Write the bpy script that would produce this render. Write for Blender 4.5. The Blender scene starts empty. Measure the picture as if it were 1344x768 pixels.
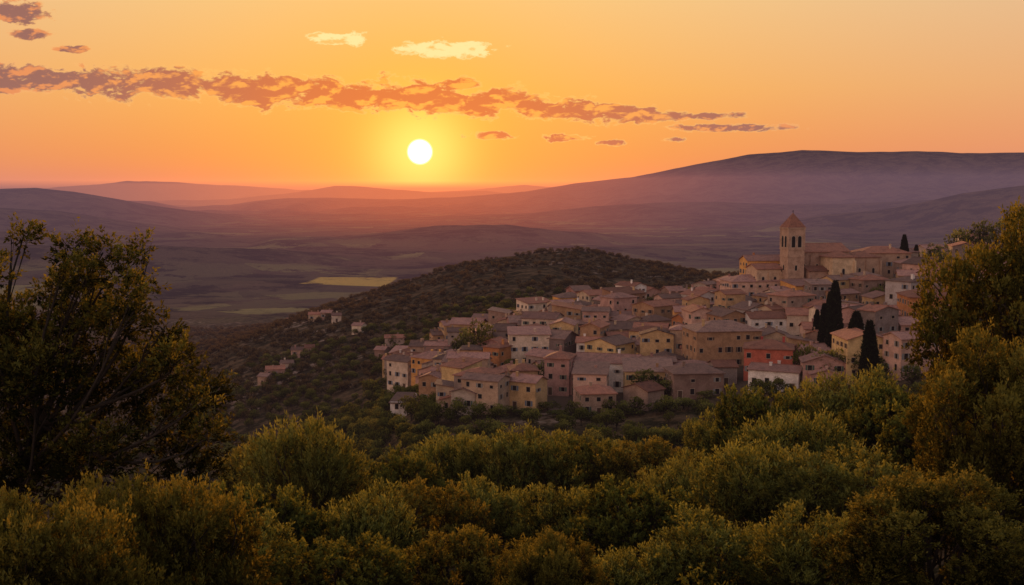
import bpy, math, random
import numpy as np
from mathutils import Vector
random.seed(7); rng=np.random.default_rng(7)
scene=bpy.context.scene
scene.view_settings.view_transform='Standard'
F=1441.0
def T(px): return (px-672.0)/F
def AZ(px): return math.atan(T(px))
SUN=Vector((T(552),1.0,(252-200)/F)).normalized()

# ------------------------------------------------------------------ noise
def _h(ix,iy,s):
    n=(ix.astype(np.int64)*374761393+iy.astype(np.int64)*668265263+s*974634777)&0x7fffffff
    n=((n^(n>>13))*1274126177)&0x7fffffff
    n=n^(n>>16)
    return (n&0xffff)/65535.0
def vn(x,y,s=0):
    x=np.asarray(x,float);y=np.asarray(y,float)
    ix=np.floor(x);iy=np.floor(y);fx=x-ix;fy=y-iy
    fx=fx*fx*(3-2*fx);fy=fy*fy*(3-2*fy)
    a=_h(ix,iy,s);b=_h(ix+1,iy,s);c=_h(ix,iy+1,s);d=_h(ix+1,iy+1,s)
    return (a*(1-fx)+b*fx)*(1-fy)+(c*(1-fx)+d*fx)*fy*1.0
def fbm(x,y,o=4,s=0):
    v=0;a=.5;t=0
    for i in range(o):
        v=v+a*vn(x,y,s+i*17);t+=a;a*=.5;x=x*2.03+11.3;y=y*2.03+5.7
    return v/t-.5
def sstep(a,b,x):
    t=np.clip((x-a)/(b-a),0,1);return t*t*(3-2*t)

# ------------------------------------------------------------------ terrain height
COLS=[-300,0,150,300,450,560,650,750,850,950,1050,1150,1250,1344,1650]
caz=np.array([AZ(c) for c in COLS])
rows=[];rr=[]
def rowz(r,z): rr.append(r);rows.append(np.array(z,float))
def rowp(r,p): rr.append(r);rows.append(-(np.array(p,float)-252)/F*r*np.cos(caz))
n=len(COLS)
rowz(1,[-2.2]*n)
rowz(10,[-5.2]*n)
rowz(22,[-8.5,-9.5,-10,-10,-10,-10,-10,-10,-10,-10,-10,-9.5,-9,-8.5,-8])
rowz(40,[-17,-17,-17,-17,-17,-17,-17,-17,-16.5,-16,-15.5,-14.5,-13,-11.5,-10])
rowz(70,[-30,-28,-26,-25,-25,-25,-25,-25,-24.5,-23.5,-22,-20.5,-18,-15,-11])
rowz(100,[-42,-40,-38,-35,-33,-33,-33,-33,-32,-31,-29,-27,-23,-18,-12])
rowz(150,[-66,-62,-58,-52,-47,-45,-44,-44,-43,-42,-41,-39,-34,-26,-17])
rowz(200,[-88,-84,-80,-74,-64,-57,-55,-54,-53,-52,-51,-48,-42,-32,-22])
rowz(250,[-110,-105,-98,-90,-76,-63,-60,-59,-58,-56,-54,-51,-46,-37,-28])
rowp(300,[900,860,800,740,640,545,532,535,532,515,500,488,470,435,400])
rowp(480,[760,700,640,565,520,472,435,412,398,388,376,366,350,318,300])
rowp(600,[700,640,580,500,455,425,400,394,394,386,376,370,360,340,330])
rowp(750,[620,580,520,450,402,377,352,350,368,374,370,368,362,350,345])
rowp(900,[560,530,490,455,398,361,330,324,342,362,364,364,358,350,345])
rowp(1200,[500,480,450,440,410,390,370,360,366,370,370,368,360,350,345])
rowz(1700,[-200]*n)
rowz(2300,[-230]*n)
rowz(3000,[-235]*n)
TAB=np.array(rows);lr=np.log(np.array(rr))
NA,NR=260,300
ga=np.linspace(caz[0],caz[-1],NA);gr=np.linspace(lr[0],lr[-1],NR)
tmp=np.array([np.interp(ga,caz,row) for row in TAB])
G=np.array([np.interp(gr,lr,tmp[:,j]) for j in range(NA)]).T
def blur(a,k,ax):
    w=np.exp(-np.linspace(-2,2,2*k+1)**2);w/=w.sum()
    p=[(0,0),(0,0)];p[ax]=(k,k);b=np.pad(a,p,mode='edge')
    return sum(w[i]*np.take(b,range(i,i+a.shape[ax]),axis=ax) for i in range(2*k+1))
G=blur(blur(G,8,1),3,0)
GM=G.mean(axis=1)
V0=-235.0
def prof(pts,R): 
    a=np.array([AZ(p[0]) for p in pts]);z=np.array([(252-p[1])/F*R*math.cos(q) for p,q in zip(pts,a)]);return a,z
RID=[
 (26000,1800,[(-300,250),(40,250),(80,245),(130,242),(170,237),(215,239),(260,241),(330,245),(420,250),(480,249),(560,253),(620,249),(660,245),(690,243),(740,247),(800,250),(1700,250)]),
 (20500,1300,[(-300,266),(180,264),(300,262),(370,255),(410,249),(440,244),(475,245),(520,249),(570,252),(640,251),(700,256),(780,262),(1700,262)]),
 (15000,2600,[(-300,262),(120,262),(200,264),(240,272),(290,271),(340,263),(380,260),(430,260),(520,262),(590,259),(640,255),(690,251),(750,241),(830,232),(900,219),(980,204),(1050,198),(1120,200),(1200,199),(1260,202),(1344,201),(1700,205)]),
 (9500,1300,[(-300,236),(-100,243),(0,248),(50,246),(100,251),(150,260),(200,270),(270,279),(340,287),(420,290),(520,288),(600,284),(700,280),(780,271),(860,266),(940,265),(1000,268),(1100,268),(1180,264),(1250,262),(1344,262),(1700,262)]),
 (7000,800,[(-300,286),(0,272),(80,277),(150,288),(260,303),(330,308),(700,306),(1000,296),(1080,282),(1150,276),(1200,268),(1260,254),(1344,243),(1450,238),(1700,236)]),
 (5000,500,[(-300,300),(0,304),(120,310),(200,328),(270,334),(310,326),(360,313),(430,310),(500,321),(570,336),(700,338),(800,330),(1000,318),(1150,322),(1700,320)]),
 (3800,380,[(-300,326),(0,334),(90,331),(160,342),(230,362),(300,380),(600,380),(700,352),(820,345),(1000,350),(1700,340)]),
]
RIDP=[(R,w)+prof(p,R) for R,w,p in RID]
def ground(x,y,detail=True):
    x=np.asarray(x,float);y=np.asarray(y,float)
    r=np.maximum(np.hypot(x,y),1.01);az=np.arctan2(x,y)
    ac=np.clip(az,caz[0],caz[-1]);l=np.clip(np.log(r),lr[0],lr[-1]-1e-6)
    fa=(ac-ga[0])/(ga[-1]-ga[0])*(NA-1);fr=(l-gr[0])/(gr[-1]-gr[0])*(NR-1)
    ia=np.clip(fa.astype(int),0,NA-2);ir=np.clip(fr.astype(int),0,NR-2);fa=fa-ia;fr=fr-ir
    z=(G[ir,ia]*(1-fa)+G[ir,ia+1]*fa)*(1-fr)+(G[ir+1,ia]*(1-fa)+G[ir+1,ia+1]*fa)*fr
    zm=GM[ir]*(1-fr)+GM[ir+1]*fr
    w=sstep(.6,2.2,np.abs(az));z=z*(1-w)+zm*w
    amp=np.interp(r,[0,60,300,520,700,1200,3000],[.3,1,1.0,2,10,16,16])
    if detail: z=z+fbm(x/70,y/70,4,3)*amp
    far=V0+fbm(x/900,y/900,4,9)*60+np.maximum(0,fbm(x/1500,y/1100,5,71))*230*sstep(2600,4200,r)
    nz=fbm(x/1300,y/1300,5,21)
    gul=1-2*np.abs(fbm(x/700,y/1500,4,55))*2
    for R,wd,a,zz in RIDP:
        zr=np.interp(az,a,zz)+fbm(x/500,y/3000,4,R)*R*.0016
        d=(r-R)/wd
        b=np.where(d<0,np.exp(-d*d*(1+1.2*nz)),np.exp(-d*d*.6))
        b=np.clip(b,0,1)
        far=np.maximum(far,V0+(zr-V0)*b+(nz*50+gul*R*.006-R*.005)*b*(1-b)*4)
    t=sstep(1700,2800,r)
    # beyond the last range the land sinks away below the horizon
    return z*(1-t)+far*t-sstep(27500,34000,r)*200
def gz(x,y): return float(ground(np.array([x]),np.array([y]))[0])
def at(px,r):
    a=AZ(px);x=r*math.sin(a);y=r*math.cos(a);return x,y,gz(x,y)
def survey(px,py,r0=230,r1=1100):
    """range at which the ground is met for a bearing and a dip below the horizon"""
    a=AZ(px);r=np.arange(r0,r1,2.0);x=r*math.sin(a);y=r*math.cos(a);z=ground(x,y,False)
    pp=252-F*z/y;k=np.where(pp<=py)[0];i=k[0] if len(k) else len(r)-1
    return float(r[i])

# ------------------------------------------------------------------ mesh helpers
def mesh_arrays(name,V,Q,mats,midx=None,tint=None,smooth=None):
    me=bpy.data.meshes.new(name);V=np.asarray(V,np.float32);Q=np.asarray(Q,np.int32)
    me.vertices.add(len(V));me.vertices.foreach_set("co",V.ravel())
    k=Q.shape[1];me.loops.add(Q.size);me.loops.foreach_set("vertex_index",Q.ravel())
    me.polygons.add(len(Q));me.polygons.foreach_set("loop_start",np.arange(0,Q.size,k,dtype=np.int32))
    for m in mats: me.materials.append(m)
    if midx is not None: me.polygons.foreach_set("material_index",np.asarray(midx,np.int32))
    if smooth is not None: me.polygons.foreach_set("use_smooth",np.asarray(smooth,bool))
    me.update(calc_edges=True)
    if tint is not None:
        a=me.attributes.new("tint",'FLOAT','FACE');a.data.foreach_set("value",np.asarray(tint,np.float32))
    return me
def obj(name,me,parent=None,loc=(0,0,0),rot=0,scale=(1,1,1)):
    o=bpy.data.objects.new(name,me);scene.collection.objects.link(o)
    o.location=loc;o.rotation_euler=(0,0,rot);o.scale=scale
    if parent: o.parent=parent
    return o

# ------------------------------------------------------------------ materials
class NT:
    def __init__(s,nt): s.t=nt;s.n=nt.nodes;s.l=nt.links
    def put(s,sock,v):
        if isinstance(v,bpy.types.NodeSocket): s.l.new(v,sock)
        else: sock.default_value=v
    def m(s,op,a,b=None,c=None,clamp=False):
        n=s.n.new('ShaderNodeMath');n.operation=op;n.use_clamp=clamp
        for i,v in enumerate((a,b,c)):
            if v is not None: s.put(n.inputs[i],v)
        return n.outputs[0]
    def v(s,op,a,b=None,c=None):
        n=s.n.new('ShaderNodeVectorMath');n.operation=op
        for i,v in enumerate((a,b,c)):
            if v is not None: s.put(n.inputs[i],v)
        return n.outputs['Value'] if op in('LENGTH','DISTANCE','DOT_PRODUCT') else n.outputs[0]
    def ss(s,x,a,b,lo=0.,hi=1.):
        n=s.n.new('ShaderNodeMapRange');n.interpolation_type='SMOOTHSTEP'
        s.put(n.inputs[0],x);n.inputs[1].default_value=a;n.inputs[2].default_value=b;n.inputs[3].default_value=lo;n.inputs[4].default_value=hi
        return n.outputs[0]
    def mix(s,f,a,b,mode='MIX'):
        n=s.n.new('ShaderNodeMix');n.data_type='RGBA';n.blend_type=mode
        s.put(n.inputs[0],f)
        for i,v in ((6,a),(7,b)):
            if isinstance(v,tuple) and len(v)==3: v=v+(1,)
            s.put(n.inputs[i],v)
        return n.outputs[2]
    def noise(s,vec,scale,detail=4,rough=.55,dist=0):
        n=s.n.new('ShaderNodeTexNoise');s.put(n.inputs['Vector'],vec);n.inputs['Scale'].default_value=scale
        n.inputs['Detail'].default_value=detail;n.inputs['Roughness'].default_value=rough;n.inputs['Distortion'].default_value=dist
        return n.outputs['Fac']
    def ramp(s,f,stops):
        n=s.n.new('ShaderNodeValToRGB');cr=n.color_ramp
        while len(cr.elements)<len(stops): cr.elements.new(.5)
        for e,(p,c) in zip(cr.elements,stops): e.position=p;e.color=c+(1,)
        s.put(n.inputs[0],f);return n.outputs[0]
def newmat(name):
    m=bpy.data.materials.new(name);m.use_nodes=True;nt=m.node_tree;nt.nodes.clear()
    t=NT(nt);o=nt.nodes.new('ShaderNodeOutputMaterial');return m,t,o
def bsdf(t,o,col,rough=.9,bump=None,bd=.02,bs=.5):
    b=t.n.new('ShaderNodeBsdfPrincipled');t.put(b.inputs['Base Color'],col if not isinstance(col,tuple) else col+(1,))
    b.inputs['Roughness'].default_value=rough;b.inputs['Specular IOR Level'].default_value=.15
    if bump is not None:
        n=t.n.new('ShaderNodeBump');n.inputs['Distance'].default_value=bd;n.inputs['Strength'].default_value=bs
        t.put(n.inputs['Height'],bump);t.l.new(n.outputs[0],b.inputs['Normal'])
    t.l.new(b.outputs[0],o.inputs['Surface']);return b
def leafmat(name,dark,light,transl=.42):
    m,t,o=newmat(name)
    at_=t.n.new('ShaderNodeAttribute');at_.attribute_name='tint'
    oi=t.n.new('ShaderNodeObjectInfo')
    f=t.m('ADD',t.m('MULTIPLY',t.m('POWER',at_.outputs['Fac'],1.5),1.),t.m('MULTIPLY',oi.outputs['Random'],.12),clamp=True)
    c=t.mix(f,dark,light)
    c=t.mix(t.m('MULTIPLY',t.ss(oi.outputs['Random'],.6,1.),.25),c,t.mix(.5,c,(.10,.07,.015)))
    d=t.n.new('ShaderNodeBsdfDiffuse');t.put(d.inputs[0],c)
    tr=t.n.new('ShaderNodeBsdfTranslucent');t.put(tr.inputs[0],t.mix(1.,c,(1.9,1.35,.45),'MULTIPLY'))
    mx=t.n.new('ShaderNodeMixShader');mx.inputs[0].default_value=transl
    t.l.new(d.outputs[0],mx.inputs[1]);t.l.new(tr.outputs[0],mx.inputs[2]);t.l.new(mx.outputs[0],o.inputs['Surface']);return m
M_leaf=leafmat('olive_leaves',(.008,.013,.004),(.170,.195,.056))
M_leaf2=leafmat('oak_leaves',(.006,.010,.003),(.120,.142,.036))
M_leafg=leafmat('golden_leaves',(.006,.009,.003),(.155,.150,.036))
M_scrub=leafmat('scrub_leaves',(.014,.012,.007),(.120,.084,.038),.2)  # brown leaf colour carries the warm sunset glow over the knoll
M_cyp=leafmat('cypress_leaves',(.006,.009,.005),(.022,.028,.012),.1)
m,t,o=newmat('bark');g=t.n.new('ShaderNodeNewGeometry');nn=t.noise(g.outputs['Position'],6,5)
bsdf(t,o,t.mix(nn,(.014,.011,.008),(.05,.038,.028)),.95,nn,.03);M_bark=m

def wallmat(name,col,var=.25):
    m,t,o=newmat(name);oi=t.n.new('ShaderNodeObjectInfo')
    geo=t.n.new('ShaderNodeNewGeometry');wp=geo.outputs['Position']
    n1=t.noise(wp,.45,6,.65);n2=t.noise(wp,3.5,5,.7)
    c=t.mix(t.m('MULTIPLY',t.ss(n1,.4,.64),.7),col,tuple(a*b for a,b in zip(col,(.48,.44,.41))))
    c=t.mix(t.m('MULTIPLY',t.ss(n2,.42,.65),.3),c,tuple(min(.8,a*1.3) for a in col))
    v=t.n.new('ShaderNodeTexVoronoi');t.put(v.inputs['Vector'],t.v('MULTIPLY',wp,(2.2,2.2,3.8)));v.inputs['Scale'].default_value=1
    c=t.mix(t.m('MULTIPLY',t.ss(v.outputs['Distance'],.1,.75),.35),c,tuple(a*.5 for a in col))
    hs=t.n.new('ShaderNodeHueSaturation');t.put(hs.inputs['Color'],c)
    t.put(hs.inputs['Value'],t.m('ADD',.64,t.m('MULTIPLY',oi.outputs['Random'],.75)))
    t.put(hs.inputs['Hue'],t.m('ADD',.482,t.m('MULTIPLY',oi.outputs['Random'],.034)))
    bsdf(t,o,hs.outputs[0],.92,n2,.05,.4);return m
WALLS=[wallmat('stone_wall',(.37,.25,.175)),wallmat('plaster_ochre',(.46,.28,.14)),wallmat('plaster_pink',(.46,.265,.205)),
       wallmat('plaster_cream',(.54,.40,.30)),wallmat('stone_grey',(.30,.225,.185)),wallmat('plaster_tan',(.42,.275,.185))]
W_white=wallmat('plaster_white',(.66,.57,.50));W_orange=wallmat('plaster_orange',(.54,.25,.08));W_red=wallmat('plaster_red',(.44,.10,.07))
W_church=wallmat('church_stone',(.48,.31,.20))
def roofmat(name,col):
    m,t,o=newmat(name);oi=t.n.new('ShaderNodeObjectInfo');tc=t.n.new('ShaderNodeTexCoord')
    geo=t.n.new('ShaderNodeNewGeometry');wp=geo.outputs['Position']
    n1=t.noise(wp,.5,5,.65);n2=t.noise(wp,4,4,.7)
    v=t.n.new('ShaderNodeTexVoronoi');t.put(v.inputs['Vector'],wp);v.inputs['Scale'].default_value=2.6
    c=t.mix(t.ss(n1,.38,.66),col,tuple(a*b for a,b in zip(col,(.6,.62,.7))))
    sep=t.n.new('ShaderNodeSeparateXYZ');t.put(sep.inputs[0],v.outputs['Color'])
    c=t.mix(t.m('MULTIPLY',sep.outputs[0],.5),c,tuple(min(1,a*1.5) for a in col))
    c=t.mix(t.m('MULTIPLY',t.ss(n2,.5,.7),.5),c,(.07,.05,.04))
    hs=t.n.new('ShaderNodeHueSaturation');t.put(hs.inputs['Color'],c);t.put(hs.inputs['Value'],t.m('ADD',.55,t.m('MULTIPLY',oi.outputs['Random'],.75)))
    w=t.n.new('ShaderNodeTexWave');t.put(w.inputs['Vector'],tc.outputs['Object']);w.bands_direction='X';w.inputs['Scale'].default_value=1.1
    bsdf(t,o,hs.outputs[0],.95,t.m('ADD',w.outputs['Fac'],n2),.08,.6);return m
ROOFS=[roofmat('terracotta_tiles',(.26,.11,.068)),roofmat('weathered_tiles',(.20,.115,.085)),roofmat('old_pink_tiles',(.28,.145,.108))]
m,t,o=newmat('window_glass');b=bsdf(t,o,(.015,.014,.016),.15);b.inputs['Specular IOR Level'].default_value=.5;M_glass=m
m,t,o=newmat('opening_shade_and_cross');bsdf(t,o,(.012,.01,.009),.95);M_dark=m  # near-black for the shade inside tower openings, and for the cross
m,t,o=newmat('stone_trim');bsdf(t,o,(.33,.25,.18),.9);M_trim=m
SH=[]
for nm,c in (('shutter_grey',(.20,.20,.19)),('shutter_brown',(.09,.05,.03)),('shutter_green',(.06,.09,.07)),('shutter_blue',(.12,.15,.19))):
    m,t,o=newmat(nm);bsdf(t,o,c,.7);SH.append(m)
m,t,o=newmat('door_wood');bsdf(t,o,(.07,.04,.025),.7);M_door=m

# ------------------------------------------------------------------ terrain mesh
az=np.concatenate([np.linspace(-math.pi,-.62,60,endpoint=False),np.linspace(-.62,.62,620,endpoint=False),np.linspace(.62,math.pi,60,endpoint=False)])
nr=560;rad=np.exp(np.linspace(math.log(1.2),math.log(48000),nr))
A,R=np.meshgrid(az,rad);X=R*np.sin(A);Y=R*np.cos(A);Z=ground(X,Y)
na=len(az);V=np.stack([X,Y,Z],-1).reshape(-1,3)
i=np.arange(nr-1)[:,None]*na;j=np.arange(na)[None,:];j2=(j+1)%na
Q=np.stack([i+j,i+j2,i+na+j2,i+na+j],-1).reshape(-1,4)[:, ::-1]
m,t,o=newmat('terrain')
geo=t.n.new('ShaderNodeNewGeometry');P=geo.outputs['Position']
sp=t.n.new('ShaderNodeSeparateXYZ');t.put(sp.inputs[0],P);px_,py_,pz_=sp.outputs
dist=t.v('LENGTH',t.v('MULTIPLY',P,(1,1,0)))
n1=t.noise(P,.012,6,.6);n2=t.noise(P,.12,5,.65);n3=t.noise(P,.9,4,.6)
c=t.mix(t.ss(n2,.4,.65),(.020,.018,.009),(.11,.070,.038))
c=t.mix(t.m('MULTIPLY',t.ss(n3,.5,.7),.4),c,(.14,.095,.06))
rock=t.m('MULTIPLY',t.ss(n1,.56,.64),t.ss(n2,.50,.60))
c=t.mix(t.m('MULTIPLY',rock,.85),c,(.30,.21,.16))
# valley farmland on the low ground, dark garrigue woods on the hills
vo=t.n.new('ShaderNodeTexVoronoi');t.put(vo.inputs['Vector'],t.v('MULTIPLY',t.v('ADD',P,t.v('MULTIPLY',t.noise(P,.002,3),(140,140,0))),(.0055,.0045,0)));vo.inputs['Scale'].default_value=1.0
vs=t.n.new('ShaderNodeSeparateXYZ');t.put(vs.inputs[0],vo.outputs['Color'])
nf=t.noise(P,.00085,4,.6);nw=t.noise(P,.006,6,.75);nx=t.noise(P,.0016,6,.7)
fc=t.ramp(vs.outputs[0],[(0,(.06,.045,.024)),(.45,(.09,.065,.034)),(.7,(.12,.095,.042)),(.86,(.17,.14,.05)),(.96,(.24,.20,.07))])
low=t.ss(pz_,-222,-190,1,0)
farm=t.m('MULTIPLY',t.m('MULTIPLY',t.ss(nf,.40,.50),t.ss(nw,.43,.48)),low)
wood=t.mix(t.ss(nw,.45,.55),(.005,.005,.004),(.085,.055,.030))
wood=t.mix(t.ss(nx,.48,.62),wood,t.mix(.45,wood,(.18,.105,.065)))
cf=t.mix(t.m('MULTIPLY',farm,.85),wood,fc)
c=t.mix(t.ss(dist,1500,2300),c,cf)
fx=t.m('MULTIPLY',t.ss(px_,-540,-525),t.ss(px_,-320,-310,1,0));fy=t.m('MULTIPLY',t.ss(py_,2720,2740),t.ss(py_,3020,3040,1,0))
c=t.mix(t.m('MULTIPLY',t.m('MULTIPLY',fx,fy),t.ss(nw,.36,.46)),c,(.50,.33,.07))
va=t.n.new('ShaderNodeAttribute');va.attribute_name='village'
c=t.mix(va.outputs['Fac'],c,t.mix(n2,(.12,.08,.055),(.06,.045,.03)))
hh=t.m('ADD',t.m('MULTIPLY',n2,3.0),t.m('MULTIPLY',t.m('MULTIPLY',nw,90.0),t.ss(dist,1500,4000)))
bsdf(t,o,c,1.,hh,1.0,1.).inputs['Specular IOR Level'].default_value=0;M_ter=m
me=mesh_arrays('terrain',V,Q,[M_ter],smooth=np.ones(len(Q),bool))
rv=np.hypot(V[:,0],V[:,1]);pv=672+F*np.tan(np.clip(np.arctan2(V[:,0],V[:,1]),-1,1))
LIMR=[285,300,350,400,480,500];LIML=[640,600,560,538,532,532]
lim=np.interp(rv,LIMR,LIML)
vm=sstep(285,300,rv)*(1-sstep(490,520,rv))*sstep(0,20,pv-lim)*(1-sstep(1300,1330,pv))
a=me.attributes.new('village','FLOAT','POINT');a.data.foreach_set('value',vm.astype(np.float32))
ter=obj('terrain',me)

# ------------------------------------------------------------------ trees
def tube(pts,rad_,sides=6):
    pts=np.asarray(pts,float);n=len(pts)
    d=np.gradient(pts,axis=0);d/=np.linalg.norm(d,axis=1)[:,None]+1e-9
    ref=np.array([.31,.95,.05]);u=np.cross(d,ref);u/=np.linalg.norm(u,axis=1)[:,None]+1e-9;w=np.cross(d,u)
    an=np.arange(sides)*2*math.pi/sides
    V=pts[:,None,:]+np.asarray(rad_)[:,None,None]*(np.cos(an)[None,:,None]*u[:,None,:]+np.sin(an)[None,:,None]*w[:,None,:])
    i=np.arange(n-1)[:,None]*sides;j=np.arange(sides)[None,:];j2=(j+1)%sides
    Q=np.stack([i+j,i+j2,i+sides+j2,i+sides+j],-1).reshape(-1,4)
    return V.reshape(-1,3),Q
def unit(v): return v/(np.linalg.norm(v,axis=-1,keepdims=True)+1e-9)
def leaves(pos,dirs,K,slen,L,W,r,spread=.8,tint=None):
    S=len(pos);t_=r.random((S,K,1))
    sl=slen*(.6+.8*r.random((S,1,1)))
    p=pos[:,None,:]+dirs[:,None,:]*t_*sl+r.normal(0,.12*slen,(S,K,3))
    d=unit(dirs[:,None,:]*1.0+r.normal(0,spread,(S,K,3)))
    s=unit(np.cross(d,r.normal(0,1,(S,K,3))))
    l=L*(.6+.8*r.random((S,K,1)));w=W*(.6+.8*r.random((S,K,1)))
    a=p;b=p+d*l*.5+s*w*.5;c=p+d*l;e=p+d*l*.5-s*w*.5
    V=np.stack([a,b,c,e],2).reshape(-1,3);Q=np.arange(len(V)).reshape(-1,4)
    tn=np.clip(tint[:,None]+.35*(t_[...,0]-.5)+r.normal(0,.16,(S,K)),0,1).ravel()
    return V,Q,tn
def make_tree(name,seed,H=10,CR=4.8,base=.28,nl=16,lr_=.36,sprigs=900,K=22,slen=.5,L=.16,W=.06,leaf=None,lobes=None,limbw=1.0,shell=.55,stick=5,spread=.8,up=.75,trunk=None):
    r=np.random.default_rng(seed);Vs=[];Qs=[];Ms=[];Ts=[];off=0
    def add(V,Q,mi,tn=None):
        nonlocal off
        Vs.append(V);Qs.append(Q+off);off+=len(V);Ms.append(np.full(len(Q),mi));Ts.append(np.zeros(len(Q)) if tn is None else tn)
    cz=H*(base+1)/2;rz=H*(1-base)/2
    th=H*.42;lean=r.normal(0,.35,2)
    tp=np.array([[0,0,-1.0],[lean[0]*.2,lean[1]*.2,th*.35],[lean[0]*.8,lean[1]*.5,th*.7],[lean[0],lean[1],th]]) if trunk is None else np.array(trunk,float)
    V,Q=tube(tp,np.array([.34,.27,.22,.17])*limbw*H/10,8);add(V,Q,0)
    cen=[];rad_=[]
    if lobes is not None:
        nl=len(lobes)
        for lx,lz,lq in lobes: cen.append([lx,r.normal(0,.9),lz]);rad_.append(lq)
    else:
        for k in range(nl):
            f=(k+.5)/nl;zc=1-1.55*f;ph=k*2.399+r.normal(0,.3);q=math.sqrt(max(0,1-zc*zc))
            rr_=.48+.34*r.random()
            cen.append([CR*rr_*q*math.cos(ph),CR*rr_*q*math.sin(ph),cz+rz*rr_*zc]);rad_.append(CR*lr_*(.6+.8*r.random()))
    cen=np.array(cen);rad_=np.array(rad_)
    for c_,q in zip(cen,rad_):
        s0=tp[1]+(tp[3]-tp[1])*r.random();mid=(s0+c_)/2+r.normal(0,.07*H,3)*np.array([1,1,.6])+np.array([0,0,-.03*H])
        tt=np.linspace(0,1,7)[:,None];pl=(1-tt)**2*s0+2*tt*(1-tt)*mid+tt**2*c_
        V,Q=tube(pl,np.linspace(.13,.04,7)*limbw*H/10,5);add(V,Q,0)
        for _ in range(stick):
            e=c_+unit(r.normal(0,1,3)+np.array([0,0,.5]))*q*.95;tt=np.linspace(0,1,5)[:,None];s1=pl[r.integers(4,7)]
            p2=s1*(1-tt)+e*tt+np.sin(tt*3.14)*r.normal(0,.12*q,3)
            V,Q=tube(p2,np.linspace(.04,.012,5)*limbw*H/10,4);add(V,Q,0)
    S=int(sprigs);li=r.choice(nl,S,p=rad_**2/np.sum(rad_**2))
    d=unit(r.normal(0,1,(S,3))+np.array([0,0,.25]))
    rad2=rad_[li][:,None]*(shell+(1.05-shell)*r.random((S,1))**.6)
    rad2=rad2*(1+.25*np.sin(d[:,:1]*5+li[:,None])*np.cos(d[:,1:2]*6+li[:,None]*2))
    pos=cen[li]+d*rad2*np.array([1,1,.85])
    dirs=unit(d*.8+np.array([0,0,up])+r.normal(0,.25,(S,3)))
    tn=.14+.32*r.random(nl)[li]+.36*d[:,2]+.26*(pos[:,2]-cz)/rz+r.normal(0,.12,S)  # light painted into tint: upper sides and crown tops lighter, undersides darker
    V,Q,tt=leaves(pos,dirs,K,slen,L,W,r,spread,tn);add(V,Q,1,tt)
    return mesh_arrays(name,np.vstack(Vs),np.vstack(Qs),[M_bark,leaf],np.concatenate(Ms),np.concatenate(Ts))
def make_cypress(seed,H=15,CR=1.35,S=2600):
    r=np.random.default_rng(seed);V1,Q1=tube([[0,0,-1],[0,0,H*.3],[0,0,H*.9]],[.25,.2,.04],6)
    z=r.random(S)**.9;pr=CR*np.minimum(1,(z+.04)*7)**.6*(1-z**2.2)**.8+.05
    ph=r.random(S)*6.283;q=pr*(.75+.3*r.random(S))*(1+.12*np.sin(ph*3+z*9))
    pos=np.stack([q*np.cos(ph),q*np.sin(ph),.6+z*(H-.9)],-1)
    d=unit(np.stack([.35*np.cos(ph),.35*np.sin(ph),np.ones(S)],-1)+r.normal(0,.12,(S,3)))
    V,Q,tn=leaves(pos,d,8,.45,.4,.15,r,.35,.4+r.normal(0,.2,S))
    return mesh_arrays('cypress',np.vstack([V1,V]),np.vstack([Q1,Q+len(V1)]),[M_bark,M_cyp],np.r_[np.zeros(len(Q1)),np.ones(len(Q))],np.r_[np.zeros(len(Q1)),tn])

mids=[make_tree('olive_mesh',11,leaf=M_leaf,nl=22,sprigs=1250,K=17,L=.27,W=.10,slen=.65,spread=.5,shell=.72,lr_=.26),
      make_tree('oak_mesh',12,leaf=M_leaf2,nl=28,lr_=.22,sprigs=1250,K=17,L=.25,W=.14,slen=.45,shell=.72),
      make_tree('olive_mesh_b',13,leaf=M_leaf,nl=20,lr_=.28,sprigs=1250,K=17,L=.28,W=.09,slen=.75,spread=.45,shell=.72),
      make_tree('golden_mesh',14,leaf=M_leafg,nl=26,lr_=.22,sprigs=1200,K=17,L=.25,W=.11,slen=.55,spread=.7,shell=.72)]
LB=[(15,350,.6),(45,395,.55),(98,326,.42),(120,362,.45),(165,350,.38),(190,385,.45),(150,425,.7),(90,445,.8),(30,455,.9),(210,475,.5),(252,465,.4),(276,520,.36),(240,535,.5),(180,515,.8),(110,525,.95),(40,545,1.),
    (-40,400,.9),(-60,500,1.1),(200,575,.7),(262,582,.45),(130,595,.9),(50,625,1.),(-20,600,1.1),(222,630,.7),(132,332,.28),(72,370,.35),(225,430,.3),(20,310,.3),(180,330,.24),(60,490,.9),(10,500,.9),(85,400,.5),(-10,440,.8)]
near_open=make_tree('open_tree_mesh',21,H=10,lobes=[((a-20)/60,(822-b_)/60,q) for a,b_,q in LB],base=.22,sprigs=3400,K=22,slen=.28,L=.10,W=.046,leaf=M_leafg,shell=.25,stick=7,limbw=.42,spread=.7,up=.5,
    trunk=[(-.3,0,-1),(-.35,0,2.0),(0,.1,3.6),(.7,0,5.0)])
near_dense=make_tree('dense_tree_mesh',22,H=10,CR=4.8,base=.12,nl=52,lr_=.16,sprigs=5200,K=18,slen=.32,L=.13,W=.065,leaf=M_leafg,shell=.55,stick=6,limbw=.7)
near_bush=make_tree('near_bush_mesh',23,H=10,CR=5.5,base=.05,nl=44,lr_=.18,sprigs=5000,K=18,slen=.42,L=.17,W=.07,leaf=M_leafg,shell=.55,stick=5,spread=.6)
bush=make_tree('bush_mesh',31,H=5,CR=2.9,base=0,nl=14,lr_=.36,sprigs=380,K=12,slen=.4,L=.22,W=.1,leaf=M_leaf2,stick=2,shell=.7)
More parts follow.
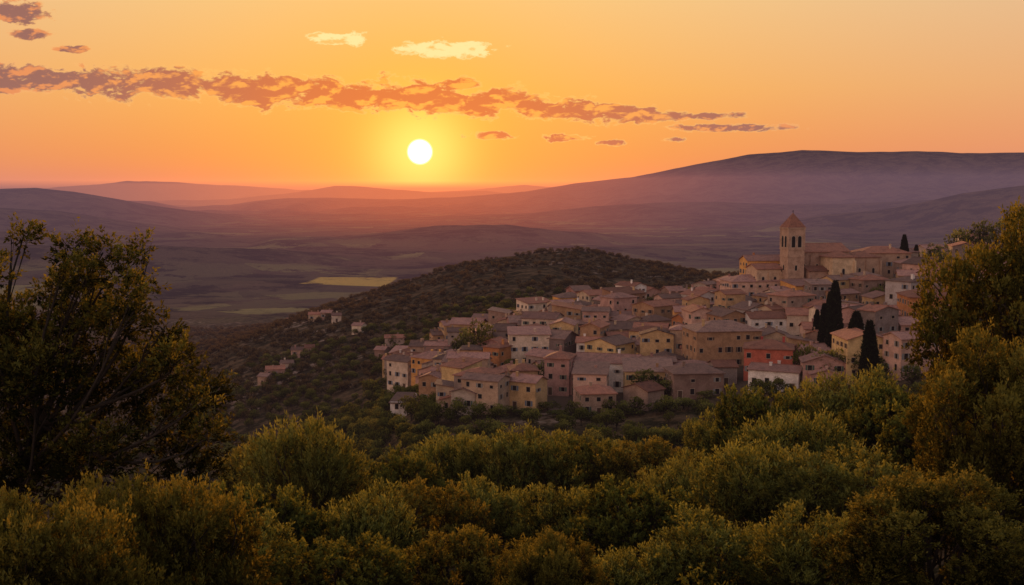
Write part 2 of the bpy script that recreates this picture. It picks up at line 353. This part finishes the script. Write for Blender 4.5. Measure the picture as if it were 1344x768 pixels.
ft=[make_tree('forest_tree_mesh',41+k,H=8,CR=3.9,base=.12,nl=15,lr_=.30,sprigs=380,K=9,slen=.5,L=.36,W=.2,leaf=(M_leaf2,M_leaf,M_leaf2)[k],stick=0,shell=.7) for k in range(3)]
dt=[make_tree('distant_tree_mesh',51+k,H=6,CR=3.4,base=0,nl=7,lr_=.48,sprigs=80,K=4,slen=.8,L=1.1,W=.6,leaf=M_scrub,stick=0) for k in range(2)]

def tree(name,me,px,r,top,wpx,mh=10.,mw=10.):
    x,y,z=at(px,r);zt=(252-top)/F*y;h=max(2.0,zt-z)*1.02;w=wpx/F*y
    return obj(name,me,None,(x,y,z),random.uniform(0,6.28),(w/mw,w/mw,h/mh))
x,y,z=at(20,26.3);obj('broadleaf_tree',near_open,None,(x,y,-9.5*y/24),0,(y/24,y/24,y/24))
tree('evergreen_oak_tree',near_dense,1365,31,252,350,10.4,10)
tree('evergreen_oak_tree',near_dense,1325,25,430,300,10.2,10)
tree('evergreen_oak_tree',near_dense,1240,21,620,340,10.2,10)
tree('olive_tree',near_bush,190,17,600,330,10.2,11.5)
tree('olive_tree',near_bush,20,14,630,360,10.2,11.5)
tree('olive_tree',near_bush,720,27,700,190,10.2,11.5)
for k,(px,r,top,w) in enumerate([(400,60,553,200),(520,74,592,150),(600,84,574,150),(690,80,570,160),(770,90,574,140),(850,85,588,150),
    (900,62,610,170),(640,55,640,160),(1015,78,508,160),(1110,82,490,190),(965,88,545,140),(1185,66,505,160),(560,50,648,180),(470,44,655,190),
    (760,50,645,180),(850,45,640,200),(1010,48,590,220),(1120,46,600,240),(340,42,640,200),(600,34,712,170),(830,32,730,190),(950,33,690,230),
    (460,31,715,230),(1090,30,690,240),(300,33,700,210),(1235,50,520,190),(330,78,600,160),(1060,62,545,190)]):
    mi=(0,1,2,0,1,3,2)[k%7] if k!=0 else 2
    tree(('olive_tree','evergreen_oak_tree','olive_tree','broadleaf_tree')[mi],mids[mi],px,r,top,w*1.0,10.2,10.4)

def instancer(name,child,pts,size,parent=None):
    n=len(pts);yaw=rng.random(n)*6.283;s=size[:,None]*.5
    c,sn=np.cos(yaw)[:,None]*s,np.sin(yaw)[:,None]*s
    ex=np.hstack([c,sn,0*c]);ey=np.hstack([-sn,c,0*c])
    V=np.stack([pts-ex-ey,pts+ex-ey,pts+ex+ey,pts-ex+ey],1).reshape(-1,3)
    o=obj(name,mesh_arrays(name,V,np.arange(4*n).reshape(-1,4),[]),parent)
    o.instance_type='FACES';o.use_instance_faces_scale=True;o.instance_faces_scale=1.0
    o.show_instancer_for_render=False;o.show_instancer_for_viewport=False
    obj(name+'_tree',child,o);return o
def inv(px,r):
    lim=np.interp(r,LIMR,LIML)
    return (px>lim-8)&(px<np.where(r>380,1320,1275))&(r>288)&(r<492)
def scatter(n,r0,r1,a0,a1,pw=2):
    r=(r0**pw+(r1**pw-r0**pw)*rng.random(n))**(1/pw);a=a0+(a1-a0)*rng.random(n)
    x=r*np.sin(a);y=r*np.cos(a);return x,y,r,672+F*np.tan(np.clip(a,-1.2,1.2))
forest=bpy.data.objects.new('forest',None);scene.collection.objects.link(forest)
x,y,r,pp=scatter(600,26,180,-.7,.7,1.7)
P3=np.stack([x,y,ground(x,y)-.3],-1);instancer('undergrowth',bush,P3,.3+.4*rng.random(len(x)),forest)
for k in range(3):
    x,y,r,pp=scatter(1250,95,620,-.65,.65,1.9)
    x2,y2,r2,pp2=scatter(170,220,400,AZ(380),AZ(660),2)
    x=np.r_[x,x2];y=np.r_[y,y2];r=np.r_[r,r2];pp=np.r_[pp,pp2]
    ok=~inv(pp,r)&(fbm(x/35,y/35,3,77+k)>-.21)
    x,y=x[ok],y[ok];P3=np.stack([x,y,ground(x,y)],-1)
    instancer('hillside_woodland',ft[k],P3,(.5+.5*rng.random(len(x)))*np.where(r[ok]>450,.7,np.where((r[ok]>230),.75,1.)),forest)
for k in range(2):
    x,y,r,pp=scatter(15000,480,1500,-.6,.6,1.7)
    ok=~inv(pp,r)&(fbm(x/60,y/60,4,97)>-.12-.1*rng.random(len(x)))
    x,y=x[ok],y[ok];P3=np.stack([x,y,ground(x,y)],-1)
    instancer('scrub_woodland',dt[k],P3,.22+.42*rng.random(len(x))**2.2,forest)

# ------------------------------------------------------------------ buildings
class MB:
    def __init__(s): s.V=[];s.F=[];s.M=[]
    def f(s,vs,m=0):
        b=len(s.V);s.V+=[tuple(v) for v in vs];s.F.append(tuple(range(b,b+len(vs))));s.M.append(m)
    def box(s,x0,x1,y0,y1,z0,z1,m=0,bottom=True):
        p=[(x0,y0,z0),(x1,y0,z0),(x1,y1,z0),(x0,y1,z0),(x0,y0,z1),(x1,y0,z1),(x1,y1,z1),(x0,y1,z1)]
        for q in ((0,1,5,4),(1,2,6,5),(2,3,7,6),(3,0,4,7),(4,5,6,7))+(((3,2,1,0),) if bottom else ()): s.f([p[k] for k in q],m)
    def mesh(s,name,mats):
        me=bpy.data.meshes.new(name);me.from_pydata(s.V,[],s.F)
        for m in mats: me.materials.append(m)
        me.polygons.foreach_set('material_index',s.M);me.update();return me
def put(mb,name,mats,par):
    if mb.F: obj(name,mb.mesh(name,mats),par)
def roof_mesh(w,d,h,kind,pitch,ov=.45,th=.2):
    b=MB();X=w/2+ov;Yy=d/2+ov;k=pitch
    if kind=='gable':   # ridge along x
        z0=h-ov*k;zr=h+(d/2)*k
        for s in(1,-1):
            a=[(-X,-s*Yy,z0+th),(X,-s*Yy,z0+th),(X,0,zr+th),(-X,0,zr+th)]
            lo=[(-X,-s*Yy,z0),(X,-s*Yy,z0),(X,0,zr),(-X,0,zr)]
            if s==-1: a=a[::-1]
            else: lo=lo[::-1]
            b.f(a);b.f(lo)
            b.f([(-X,-s*Yy,z0),(X,-s*Yy,z0),(X,-s*Yy,z0+th),(-X,-s*Yy,z0+th)])
            for e in(-X,X): b.f([(e,-s*Yy,z0),(e,-s*Yy,z0+th),(e,0,zr+th),(e,0,zr)])
        b.box(-X,X,-.13,.13,zr+th-.04,zr+th+.1)
    elif kind=='hip':
        z0=h-ov*k*.3;rl=max(0,X-Yy);zr=z0+th+min(X,Yy)*k
        c=[(-X,-Yy),(X,-Yy),(X,Yy),(-X,Yy)]
        b.f([(p[0],p[1],z0) for p in c[::-1]])
        for i_ in range(4):
            p,q=c[i_],c[(i_+1)%4];b.f([(p[0],p[1],z0),(q[0],q[1],z0),(q[0],q[1],z0+th),(p[0],p[1],z0+th)])
        A_,B_=(-rl,0,zr),(rl,0,zr);c=[(p[0],p[1],z0+th) for p in c]
        b.f([c[0],c[1],B_,A_]);b.f([c[2],c[3],A_,B_]);b.f([c[1],c[2],B_]);b.f([c[3],c[0],A_])
    else: # shed, falling to -y
        z0=h-.3;z1=z0+2*Yy*k
        b.f([(-X,-Yy,z0+th),(X,-Yy,z0+th),(X,Yy,z1+th),(-X,Yy,z1+th)]);b.f([(-X,Yy,z1),(X,Yy,z1),(X,-Yy,z0),(-X,-Yy,z0)])
        b.f([(-X,-Yy,z0),(X,-Yy,z0),(X,-Yy,z0+th),(-X,-Yy,z0+th)]);b.f([(X,Yy,z1),(-X,Yy,z1),(-X,Yy,z1+th),(X,Yy,z1+th)])
        for e in(-X,X): b.f([(e,-Yy,z0),(e,-Yy,z0+th),(e,Yy,z1+th),(e,Yy,z1)])
    return b
def face_tf(side,w,d):
    if side==0: return lambda u,o_,z:(u,-d/2-o_,z)
    if side==1: return lambda u,o_,z:(w/2+o_,u,z)
    if side==2: return lambda u,o_,z:(-u,d/2+o_,z)
    return lambda u,o_,z:(-w/2-o_,-u,z)
def fbox(b,tf,u0,u1,o0,o1,z0,z1,m=0):
    p=[tf(u0,o1,z0),tf(u1,o1,z0),tf(u1,o1,z1),tf(u0,o1,z1)];q=[tf(u0,o0,z0),tf(u1,o0,z0),tf(u1,o0,z1),tf(u0,o0,z1)]
    b.f(p,m)
    for i_ in range(4):
        k=(i_+1)%4;b.f([q[i_],q[k],p[k],p[i_]],m)
hcount=0
def house(x,y,z,rot,w,d,h,kind='gable',wall=None,roof=None,pitch=.33,name='stone_house',dense=1.0):
    global hcount;hcount+=1
    R_=random.Random(hcount*31+5)
    e=bpy.data.objects.new(name,None);scene.collection.objects.link(e);e.location=(x,y,z);e.rotation_euler=(0,0,rot)
    wall=wall or R_.choice(WALLS);roof=roof or R_.choice(ROOFS)
    b=MB();b.box(-w/2,w/2,-d/2,d/2,-6,h-.02,bottom=False)
    if kind=='gable':
        for s in(-1,1): b.f([(s*(w/2-.004),-d/2,h-.3),(s*(w/2-.004),d/2,h-.3),(s*(w/2-.004),d/2,h-.02),(s*(w/2-.004),0,h-.02+d/2*pitch),(s*(w/2-.004),-d/2,h-.02)])
    if kind=='shed':
        hb=h+d*pitch-.1
        b.f([(-w/2,d/2-.01,h-.1),(w/2,d/2-.01,h-.1),(w/2,d/2-.01,hb),(-w/2,d/2-.01,hb)])
        for s in(-1,1): b.f([(s*(w/2-.004),-d/2,h-.1),(s*(w/2-.004),d/2,h-.1),(s*(w/2-.004),d/2,hb)])
    put(b,'walls',[wall],e)
    put(roof_mesh(w,d,h,kind,pitch),'roof',[roof],e)
    g=MB();tr=MB();sh=MB();dr=MB();st=max(1,int(h/2.9));fh=h/st
    for side in range(4):
        L_=w if side%2==0 else d;tf=face_tf(side,w,d);nw_=max(1,int(L_/R_.uniform(2.5,3.4)))
        door=R_.randrange(nw_)
        for f_ in range(st):
            for k in range(nw_):
                u=(k+.5)/nw_*L_-L_/2+R_.uniform(-.12,.12);zb=f_*fh+fh*.34
                if f_==0 and k==door and side in(0,2):
                    fbox(dr,tf,u-.55,u+.55,0,.04,0,2.15);fbox(tr,tf,u-.7,u-.56,0,.08,0,2.2);fbox(tr,tf,u+.56,u+.7,0,.08,0,2.2);fbox(tr,tf,u-.75,u+.75,0,.09,2.203,2.4);continue
                if R_.random()>.8*dense: continue
                ww=R_.choice((.46,.52,.56));wh=R_.choice((1.2,1.45,1.55)) if f_<st-1 or st==1 else R_.choice((.8,1.1,1.3))
                g.f([tf(u-ww,.012,zb),tf(u+ww,.012,zb),tf(u+ww,.012,zb+wh),tf(u-ww,.012,zb+wh)])
                fbox(tr,tf,u-ww-.1,u+ww+.1,0,.12,zb-.12,zb-.002);fbox(tr,tf,u-ww-.08,u+ww+.08,0,.07,zb+wh+.002,zb+wh+.12)
                fbox(tr,tf,u-ww-.08,u-ww-.002,0,.07,zb,zb+wh);fbox(tr,tf,u+ww+.002,u+ww+.08,0,.07,zb,zb+wh)
                if R_.random()<.5:
                    fbox(sh,tf,u-ww*2-.06,u-ww-.09,.0,.05,zb,zb+wh);fbox(sh,tf,u+ww+.09,u+ww*2+.06,.0,.05,zb,zb+wh)
    put(g,'windows',[M_glass],e);put(tr,'window_frames',[M_trim],e);put(sh,'shutters',[R_.choice(SH)],e);put(dr,'door',[M_door],e)
    c=MB();
    for _ in range(R_.choice((0,1,1,2))):
        cx=R_.uniform(-.35,.35)*w;cy=R_.uniform(-.25,.25)*d;zt=h+d/2*pitch+R_.uniform(.5,1.1)
        c.box(cx-.35,cx+.35,cy-.25,cy+.25,h-.3,zt);c.box(cx-.43,cx+.43,cy-.33,cy+.33,zt+.002,zt+.14)
    put(c,'chimney',[wall],e)
    return e
occ=[]
def special(px,pybase,wpx,toppy,d,kind='hip',wall=None,rot=None,roof=None,pitch=.33,dense=1.1,name='stone_house',r=None,h=None):
    r=r or survey(px,pybase);x,y,z=at(px,r);w=wpx/F*y;h=h or max(3.,(252-toppy)/F*y-z)
    a=-math.atan2(x,y) if rot is None else rot
    house(x,y,z,a,w,d,h,kind,wall,roof,pitch,name,dense);occ.append((x,y,max(w,d)*.52+1));return x,y,z
# landmark houses: bearing, dip of base, apparent width, eave level, depth
special(949,482,88,432,14,'hip',WALLS[1],rot=.15)
special(1012,492,62,456,11,'hip',W_red,rot=-.25)
special(913,522,66,488,11,'hip',WALLS[0],rot=.1)
special(800,512,84,474,11,'gable',W_white,rot=-.28)
special(783,545,46,515,10,'hip',WALLS[0],rot=.1)
special(985,402,66,368,13,'hip',WALLS[2],rot=.15)
special(1226,420,74,388,15,'hip',W_orange,rot=-.1)
special(1145,430,74,408,10,'gable',WALLS[5],rot=-.2)
special(1005,444,48,416,10,'gable',W_white,rot=.1)
special(1032,416,44,397,9,'gable',WALLS[3],rot=.1)
special(1000,366,48,341,11,'gable',W_orange,rot=.1,r=455)  # orange wall colour stands in for sunset light on this building
special(1156,372,66,331,14,'hip',WALLS[5],rot=-.05,r=470)
special(1200,372,40,345,12,'hip',WALLS[0],rot=-.05,r=455)
special(1252,356,28,344,10,'hip',W_orange,rot=-.1,r=480)
special(1276,330,34,312,10,'gable',WALLS[3],rot=-.1,r=500)
special(1222,340,30,326,9,'gable',WALLS[3],rot=.2,r=510)
special(1060,435,50,412,10,'gable',WALLS[3],rot=-.2)
special(730,500,50,482,11,'gable',WALLS[2],rot=.3)
special(686,520,36,485,9,'hip',WALLS[1],rot=.1)
special(1165,470,70,448,10,'gable',WALLS[0],rot=-.15)
special(1210,440,60,425,10,'gable',WALLS[2],rot=-.05)
special(820,450,60,430,12,'gable',WALLS[5],rot=.2)
special(650,470,40,455,9,'gable',WALLS[3],rot=.1)
special(540,540,50,531,12,'shed',W_white,rot=-.1,pitch=.08,dense=.4,name='farm_shed',h=3.2)
for px,py,w in((517,452,26),(384,421,18),(398,417,15),(412,423,16),(428,419,14),(440,424,12),(358,497,24),(374,489,16),(390,470,18),(404,466,12),(577,448,24),(470,440,14),(500,470,14),(345,506,14)):
    special(px,py,w,py-12,7,'gable',random.choice((WALLS[3],WALLS[5],WALLS[2])),rot=random.uniform(-.4,.4),name='farmhouse',h=4.2)

# church ------------------------------------------------------------
cr=440.;cx,cy,czz=at(1040,cr)
def arch(b,tf,u,hw,z0,z1,off,m=0,n_=8):
    p=[tf(u-hw,off,z0),tf(u+hw,off,z0)]
    p+=[tf(u+hw*math.cos(a),off,z1+hw*math.sin(a)) for a in [math.pi*k/n_ for k in range(n_+1)]]
    b.f(p,m)
ch=bpy.data.objects.new('church',None);scene.collection.objects.link(ch);ch.location=(cx,cy,czz);ch.rotation_euler=(0,0,.22)
y_=cy;ztop=(252-298)/F*y_-czz;W=6.9
b=MB();b.box(-W/2,W/2,-W/2,W/2,-6,ztop-.02)
for zc,ov in((ztop*.32,.12),(ztop*.60,.14),(ztop*.70,.16),(ztop-.7,.2),(ztop-.35,.3)): b.box(-W/2-ov,W/2+ov,-W/2-ov,W/2+ov,zc,zc+.32)
for sx in(-1,1):
    for sy in(-1,1):
        xa,xb=sorted((sx*(W/2-.4),sx*(W/2+.12)));ya,yb=sorted((sy*(W/2-.4),sy*(W/2+.12)));b.box(xa,xb,ya,yb,ztop*.70+.33,ztop-.72)
put(b,'bell_tower',[W_church],ch)
b=MB();tr=MB()
for s in range(4):
    tf=face_tf(s,W,W)
    for u in(-1.3,1.3):
        arch(tr,tf,u,.95,ztop*.73,ztop*.86,.03);arch(b,tf,u,.72,ztop*.735,ztop*.86,.06)
    arch(tr,tf,0,.6,ztop*.42,ztop*.48,.03);arch(b,tf,0,.42,ztop*.425,ztop*.48,.06)
put(b,'tower_opening_shade',[M_dark],ch);put(tr,'arch_surrounds',[M_trim],ch)  # flat dark panels stand in for the shade inside the openings
b=MB();X=W/2+.25;hh_=(298-279)/F*y_
zz=ztop+.003
for i_ in range(4):
    c=[(-X,-X),(X,-X),(X,X),(-X,X)];p,q=c[i_],c[(i_+1)%4]
    b.f([(p[0],p[1],zz),(q[0],q[1],zz),(0,0,zz+hh_)])
b.f([(-X,-X,zz),(-X,X,zz),(X,X,zz),(X,-X,zz)])
put(b,'spire',[ROOFS[0]],ch)
b=MB();b.box(-.08,.08,-.08,.08,zz+hh_-.2,zz+hh_+1.0);b.box(-.35,.35,-.07,.07,zz+hh_+.5,zz+hh_+.62);put(b,'cross',[M_dark],ch)
def church_part(nm,x0,y0,w,d,h,kind,pitch,win=True):
    e=bpy.data.objects.new(nm,None);scene.collection.objects.link(e);e.parent=ch;e.location=(x0,y0,0)
    b=MB();b.box(-w/2,w/2,-d/2,d/2,-6,h-.02,bottom=False)
    if kind=='gable':
        for s in(-1,1): b.f([(s*(w/2-.004),-d/2,h-.3),(s*(w/2-.004),d/2,h-.3),(s*(w/2-.004),d/2,h-.02),(s*(w/2-.004),0,h-.02+d/2*pitch),(s*(w/2-.004),-d/2,h-.02)])
    for k in range(int(w//5)+1):
        u=-w/2+k*w/(int(w//5)); b.box(u-.4,u+.4,-d/2-.6,-d/2-.003,-6,h-1.2)
    put(b,nm+'_walls',[W_church],e);put(roof_mesh(w,d,h,kind,pitch,.5,.25),nm+'_roof',[ROOFS[0]],e)
    g=MB();tr=MB()
    for s in(0,1,2,3):
        L_=w if s%2==0 else d;tf=face_tf(s,w,d);nw_=max(1,int(L_//5))
        for k in range(nw_):
            u=(k+.5)/nw_*L_-L_/2;arch(tr,tf,u,.75,h*.42,h*.72,.03);arch(g,tf,u,.5,h*.43,h*.72,.06)
    put(g,nm+'_windows',[M_glass],e);put(tr,nm+'_trim',[M_trim],e)
church_part('nave',14.5,9,22,14,ztop*.66,'gable',.40)
church_part('apse_tower',17.5,-3.5,9.4,9.4,ztop*.60,'hip',.42)
church_part('side_chapel',8.6,-1,7.5,8,ztop*.42,'gable',.35)
church_part('west_wing',-9,6,10,10,ztop*.44,'gable',.32)
church_part('presbytery',31.5,5,12,12,ztop*.58,'hip',.34)
for k in range(-2,10): occ.append((cx+k*4,cy+3,8))

# infill of the old town
R_=random.Random(99);r=294.
pts=[]
while r<490:
    a=AZ(530)
    while a<AZ(1312):
        rj=r+R_.uniform(-4.5,4.5);aj=a+R_.uniform(-2,2)/r;pxx=672+F*math.tan(aj)
        w=R_.uniform(6.,14);d=R_.uniform(6.5,11.5);a+=(w+R_.uniform(-.6,2.0))/r
        if not bool(inv(np.array(pxx),np.array(rj))): continue
        x=rj*math.sin(aj);y=rj*math.cos(aj)
        if any((x-q[0])**2+(y-q[1])**2<(q[2]+w*.38)**2 for q in occ): continue
        if R_.random()<.08: pts.append((x,y));continue
        z=gz(x,y);rot=.45*math.sin(x/45+y/70)+R_.uniform(-.4,.4)
        if R_.random()<.35: rot+=math.pi/2
        k=R_.random();kind='gable' if k<.62 else('hip' if k<.82 else 'shed')
        h=R_.choice((4.2,5.2,6,7,7.8,9,10.5))
        if 950<pxx<1080 and rj<345: h=min(h,5.2)
        wl=R_.choice(WALLS+[WALLS[2],WALLS[1]]) if R_.random()>.12 else R_.choice([W_white,W_white,W_orange])
        house(x,y,z,rot,w,d,h,kind,wl,None,R_.uniform(.26,.40) if kind!='shed' else .16)
        if R_.random()<.3:   # lower lean-to wing
            s_=R_.choice((-1,1));w2=w*.45
            house(x+s_*math.cos(rot)*(w/2+w2/2-.3),y+s_*math.sin(rot)*(w/2+w2/2-.3),z,rot+.003,w2,d*.7,h*.6,'gable',wl,None,.3)
    r+=12.4
# trees in town
cyps=[make_cypress(61),make_cypress(62)]
for px,r,top,k,wd in((1098,318,371,0,1.5),(1084,322,400,1,1.),(1091,326,385,0,1.),(1145,262,424,1,1.45),(1127,300,411,0,1.7),(1187,470,309,1,1.3),(1203,480,322,0,1),(585,330,490,0,1.2),(1075,330,408,1,.9),(572,335,496,1,1.1)):
    x,y,z=at(px,r);h=(252-top)/F*y-z;obj('cypress_tree',cyps[k],None,(x,y,z),k,(wd,wd,h/15))
for k,(px,r,top,w) in enumerate([(630,385,424,40),(612,400,432,34),(676,372,446,26),(852,300,488,46),(880,297,500,38),(800,292,530,30),(1060,300,455,40),(1095,292,458,52),(1130,290,462,40),(1215,300,468,40),
     (1260,470,300,46),(1290,460,292,46),(1240,440,330,34),(1320,450,285,50),(1160,290,470,36),(720,292,530,36),(640,298,530,40),(600,310,525,36),(490,430,500,40),(930,292,515,30),(1000,290,500,34),
     (1228,495,322,30),(1205,500,330,24),(1275,400,350,40),(1255,385,375,32),(660,290,535,44),(690,286,540,44),(740,284,545,44),(770,282,552,40),(830,284,540,44),(870,284,530,44),(900,284,525,44)]):
    mi=k%3;tree('town_tree',ft[mi],px,r,top,w,8.2,8.2)
tp=np.array([(x,y,gz(x,y)) for x,y in pts]);
if len(tp): instancer('garden_trees',ft[0],tp,.5+.35*rng.random(len(tp)),forest)

# ------------------------------------------------------------------ haze : luminous air over the valleys (absorption + emission in place of scattered light)
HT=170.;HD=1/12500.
def hazebox(name,y0,y1,pools):
    b=MB();b.box(-60000,60000,y0,y1,-520,HT)
    m,t,o=newmat(name)
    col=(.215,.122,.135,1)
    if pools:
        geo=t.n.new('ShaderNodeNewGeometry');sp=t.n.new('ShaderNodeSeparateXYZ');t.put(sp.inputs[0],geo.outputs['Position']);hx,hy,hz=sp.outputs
        def wedge(k,s):   # sunset glow put into the air's own colour, spreading with distance
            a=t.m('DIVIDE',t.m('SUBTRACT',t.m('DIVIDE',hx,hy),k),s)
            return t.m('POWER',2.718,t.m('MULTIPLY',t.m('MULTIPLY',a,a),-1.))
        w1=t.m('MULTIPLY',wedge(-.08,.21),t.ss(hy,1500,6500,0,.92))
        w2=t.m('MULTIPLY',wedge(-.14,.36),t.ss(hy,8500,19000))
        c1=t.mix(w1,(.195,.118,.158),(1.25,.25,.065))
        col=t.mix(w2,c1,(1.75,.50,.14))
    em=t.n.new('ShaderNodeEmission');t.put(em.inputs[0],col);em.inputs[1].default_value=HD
    ab=t.n.new('ShaderNodeVolumeAbsorption');ab.inputs[0].default_value=(0,0,0,1);ab.inputs[1].default_value=HD
    ad=t.n.new('ShaderNodeAddShader');t.l.new(em.outputs[0],ad.inputs[0]);t.l.new(ab.outputs[0],ad.inputs[1]);t.l.new(ad.outputs[0],o.inputs['Volume'])
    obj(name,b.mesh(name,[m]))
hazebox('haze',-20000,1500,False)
hazebox('emissive_sunset_haze',1501,60000,True)

# ------------------------------------------------------------------ sky
w=bpy.data.worlds.new('World');scene.world=w;w.use_nodes=True;nt=w.node_tree;nt.nodes.clear();t=NT(nt)
out=nt.nodes.new('ShaderNodeOutputWorld');tc=nt.nodes.new('ShaderNodeTexCoord');D=tc.outputs['Generated']
sp=nt.nodes.new('ShaderNodeSeparateXYZ');t.put(sp.inputs[0],D);dx,dy,dz=sp.outputs
el=t.m('MAXIMUM',dz,0.0)
ch_=t.v('DISTANCE',D,tuple(SUN))
front=t.ramp(el,[(0,(.80,.17,.035)),(.03,(.85,.26,.045)),(.09,(.90,.42,.10)),(.17,(.90,.56,.225)),(.34,(.60,.48,.33)),(.6,(.38,.38,.42)),(1,(.26,.31,.42))])
side=t.ramp(el,[(0,(.66,.22,.10)),(.04,(.78,.30,.12)),(.09,(.80,.40,.17)),(.17,(.78,.50,.27)),(.34,(.58,.49,.38)),(.6,(.38,.38,.44)),(1,(.26,.31,.42))])
backw=t.ramp(el,[(0,(1.4,.84,.58)),(.1,(2.0,1.18,.82)),(.25,(1.55,1.0,.80)),(.5,(.70,.56,.56)),(1,(.28,.30,.38))])
backe=t.ramp(el,[(0,(.50,.41,.43)),(.1,(.68,.52,.51)),(.25,(.62,.51,.53)),(.5,(.42,.40,.46)),(1,(.28,.30,.38))])
back=t.mix(t.ss(dx,-.6,.5),backw,backe)
c=t.mix(t.ss(ch_,.12,.62),front,side);c=t.mix(t.ss(ch_,.7,1.5),c,back)
g1=t.m('POWER',2.718,t.m('MULTIPLY',ch_,-1/.11))
c=t.mix(t.m('MULTIPLY',g1,1.,clamp=True),c,(1.10,.50,.012))
g2=t.m('POWER',2.718,t.m('MULTIPLY',t.m('MULTIPLY',ch_,ch_),-1/(.040**2)))
c=t.mix(t.m('MULTIPLY',g2,.85),c,(1.4,.93,.17))
# clouds
yc=t.m('MAXIMUM',dy,.05);u=t.m('DIVIDE',dx,yc);v=t.m('DIVIDE',dz,yc)
cm=nt.nodes.new('ShaderNodeCombineXYZ');t.put(cm.inputs[0],u);t.put(cm.inputs[1],v);UV=cm.outputs[0]
cl=[(-60,100,170,19),(80,107,170,22),(230,113,170,25),(350,121,140,26),(450,128,120,26),(540,130,120,29),(630,137,120,24),(720,144,105,19),(795,149,85,16),(840,157,45,11),
 (585,68,80,14),(450,55,50,10),(605,114,42,10),(645,178,42,7),(745,182,48,7),(925,153,65,7),(960,169,115,7),(885,184,25,6),(25,22,75,18),(50,50,38,8),(97,69,30,6),(800,188,36,5)]
mn=None
for p,q,a_,b_ in cl:
    s_=(F/a_,F/b_,0);of=(-T(p)*s_[0],-(252-q)/F*s_[1],0)
    L_=t.v('LENGTH',t.v('MULTIPLY_ADD',UV,s_,of));mn=L_ if mn is None else t.m('MINIMUM',mn,L_)
wv=t.v('MULTIPLY',UV,(1,2.1,1))
nn=t.noise(wv,38,6,.64,.3);n2_=t.noise(t.v('ADD',wv,(0.002,-.010,0)),38,3,.6,.3)
dr_=t.m('ADD',t.m('SUBTRACT',1.14,mn),t.m('MULTIPLY',t.m('SUBTRACT',nn,.5),2.7))
fr_=t.ss(dy,.3,.6)
den=t.m('MULTIPLY',t.ss(dr_,.26,.50),fr_);core=t.ss(dr_,.30,.62)
lit=t.ss(t.m('SUBTRACT',nn,n2_),-.01,.13)
thick=t.mix(t.ss(ch_,.05,.34),(.72,.15,.028),(.28,.11,.095))
litc=t.mix(t.ss(ch_,.05,.40),(1.08,.44,.05),(.84,.27,.09))
edge=t.mix(t.ss(ch_,.1,.45),(1.05,.60,.14),(.88,.42,.17))
cc=t.mix(core,edge,t.mix(t.m('MULTIPLY',lit,.9),thick,litc))
high=t.m('MULTIPLY',t.ss(v,.112,.122),t.ss(u,-.30,-.22))
cc=t.mix(high,cc,t.mix(t.m('MULTIPLY',core,lit),(1.1,.80,.34),(1.0,.52,.13)))
c=t.mix(t.m('MULTIPLY',den,.95),c,cc)
# low sky is seen through the haze layer and is correspondingly brighter at its source
tau=t.m('DIVIDE',HT*HD,t.m('MAXIMUM',dz,.0015))
comp=t.m('MINIMUM',t.m('POWER',2.718,t.m('MULTIPLY',tau,.80)),3.)
disc=t.ss(ch_,.0088,.0122,1,0)
c=t.mix(disc,c,(3.5,3.1,1.8))
c=t.mix(1.,c,comp,'MULTIPLY')
bg=nt.nodes.new('ShaderNodeBackground');t.put(bg.inputs[0],c);bg.inputs[1].default_value=1.0
sk=nt.nodes.new('ShaderNodeTexSky');sk.sky_type='NISHITA';sk.sun_disc=False;sk.sun_elevation=math.asin(SUN.z);sk.sun_rotation=math.atan2(SUN.x,SUN.y)
bg2=nt.nodes.new('ShaderNodeBackground');t.put(bg2.inputs[0],sk.outputs[0]);bg2.inputs[1].default_value=.005
ad=nt.nodes.new('ShaderNodeAddShader');nt.links.new(bg.outputs[0],ad.inputs[0]);nt.links.new(bg2.outputs[0],ad.inputs[1]);nt.links.new(ad.outputs[0],out.inputs[0])

sl=bpy.data.lights.new('sun','SUN');sl.energy=5;sl.color=(1,.47,.16);sl.angle=math.radians(.6)
so=bpy.data.objects.new('sun',sl);scene.collection.objects.link(so);so.rotation_euler=SUN.to_track_quat('Z','Y').to_euler()

cam=bpy.data.cameras.new('camera');cam.sensor_width=36;cam.lens=36*F/1344;cam.clip_start=.5;cam.clip_end=200000
co=bpy.data.objects.new('camera',cam);scene.collection.objects.link(co);co.location=(0,0,0)
co.rotation_euler=(math.radians(90)-math.atan((384-252)/F),0,0)
scene.camera=co
print('houses',hcount)
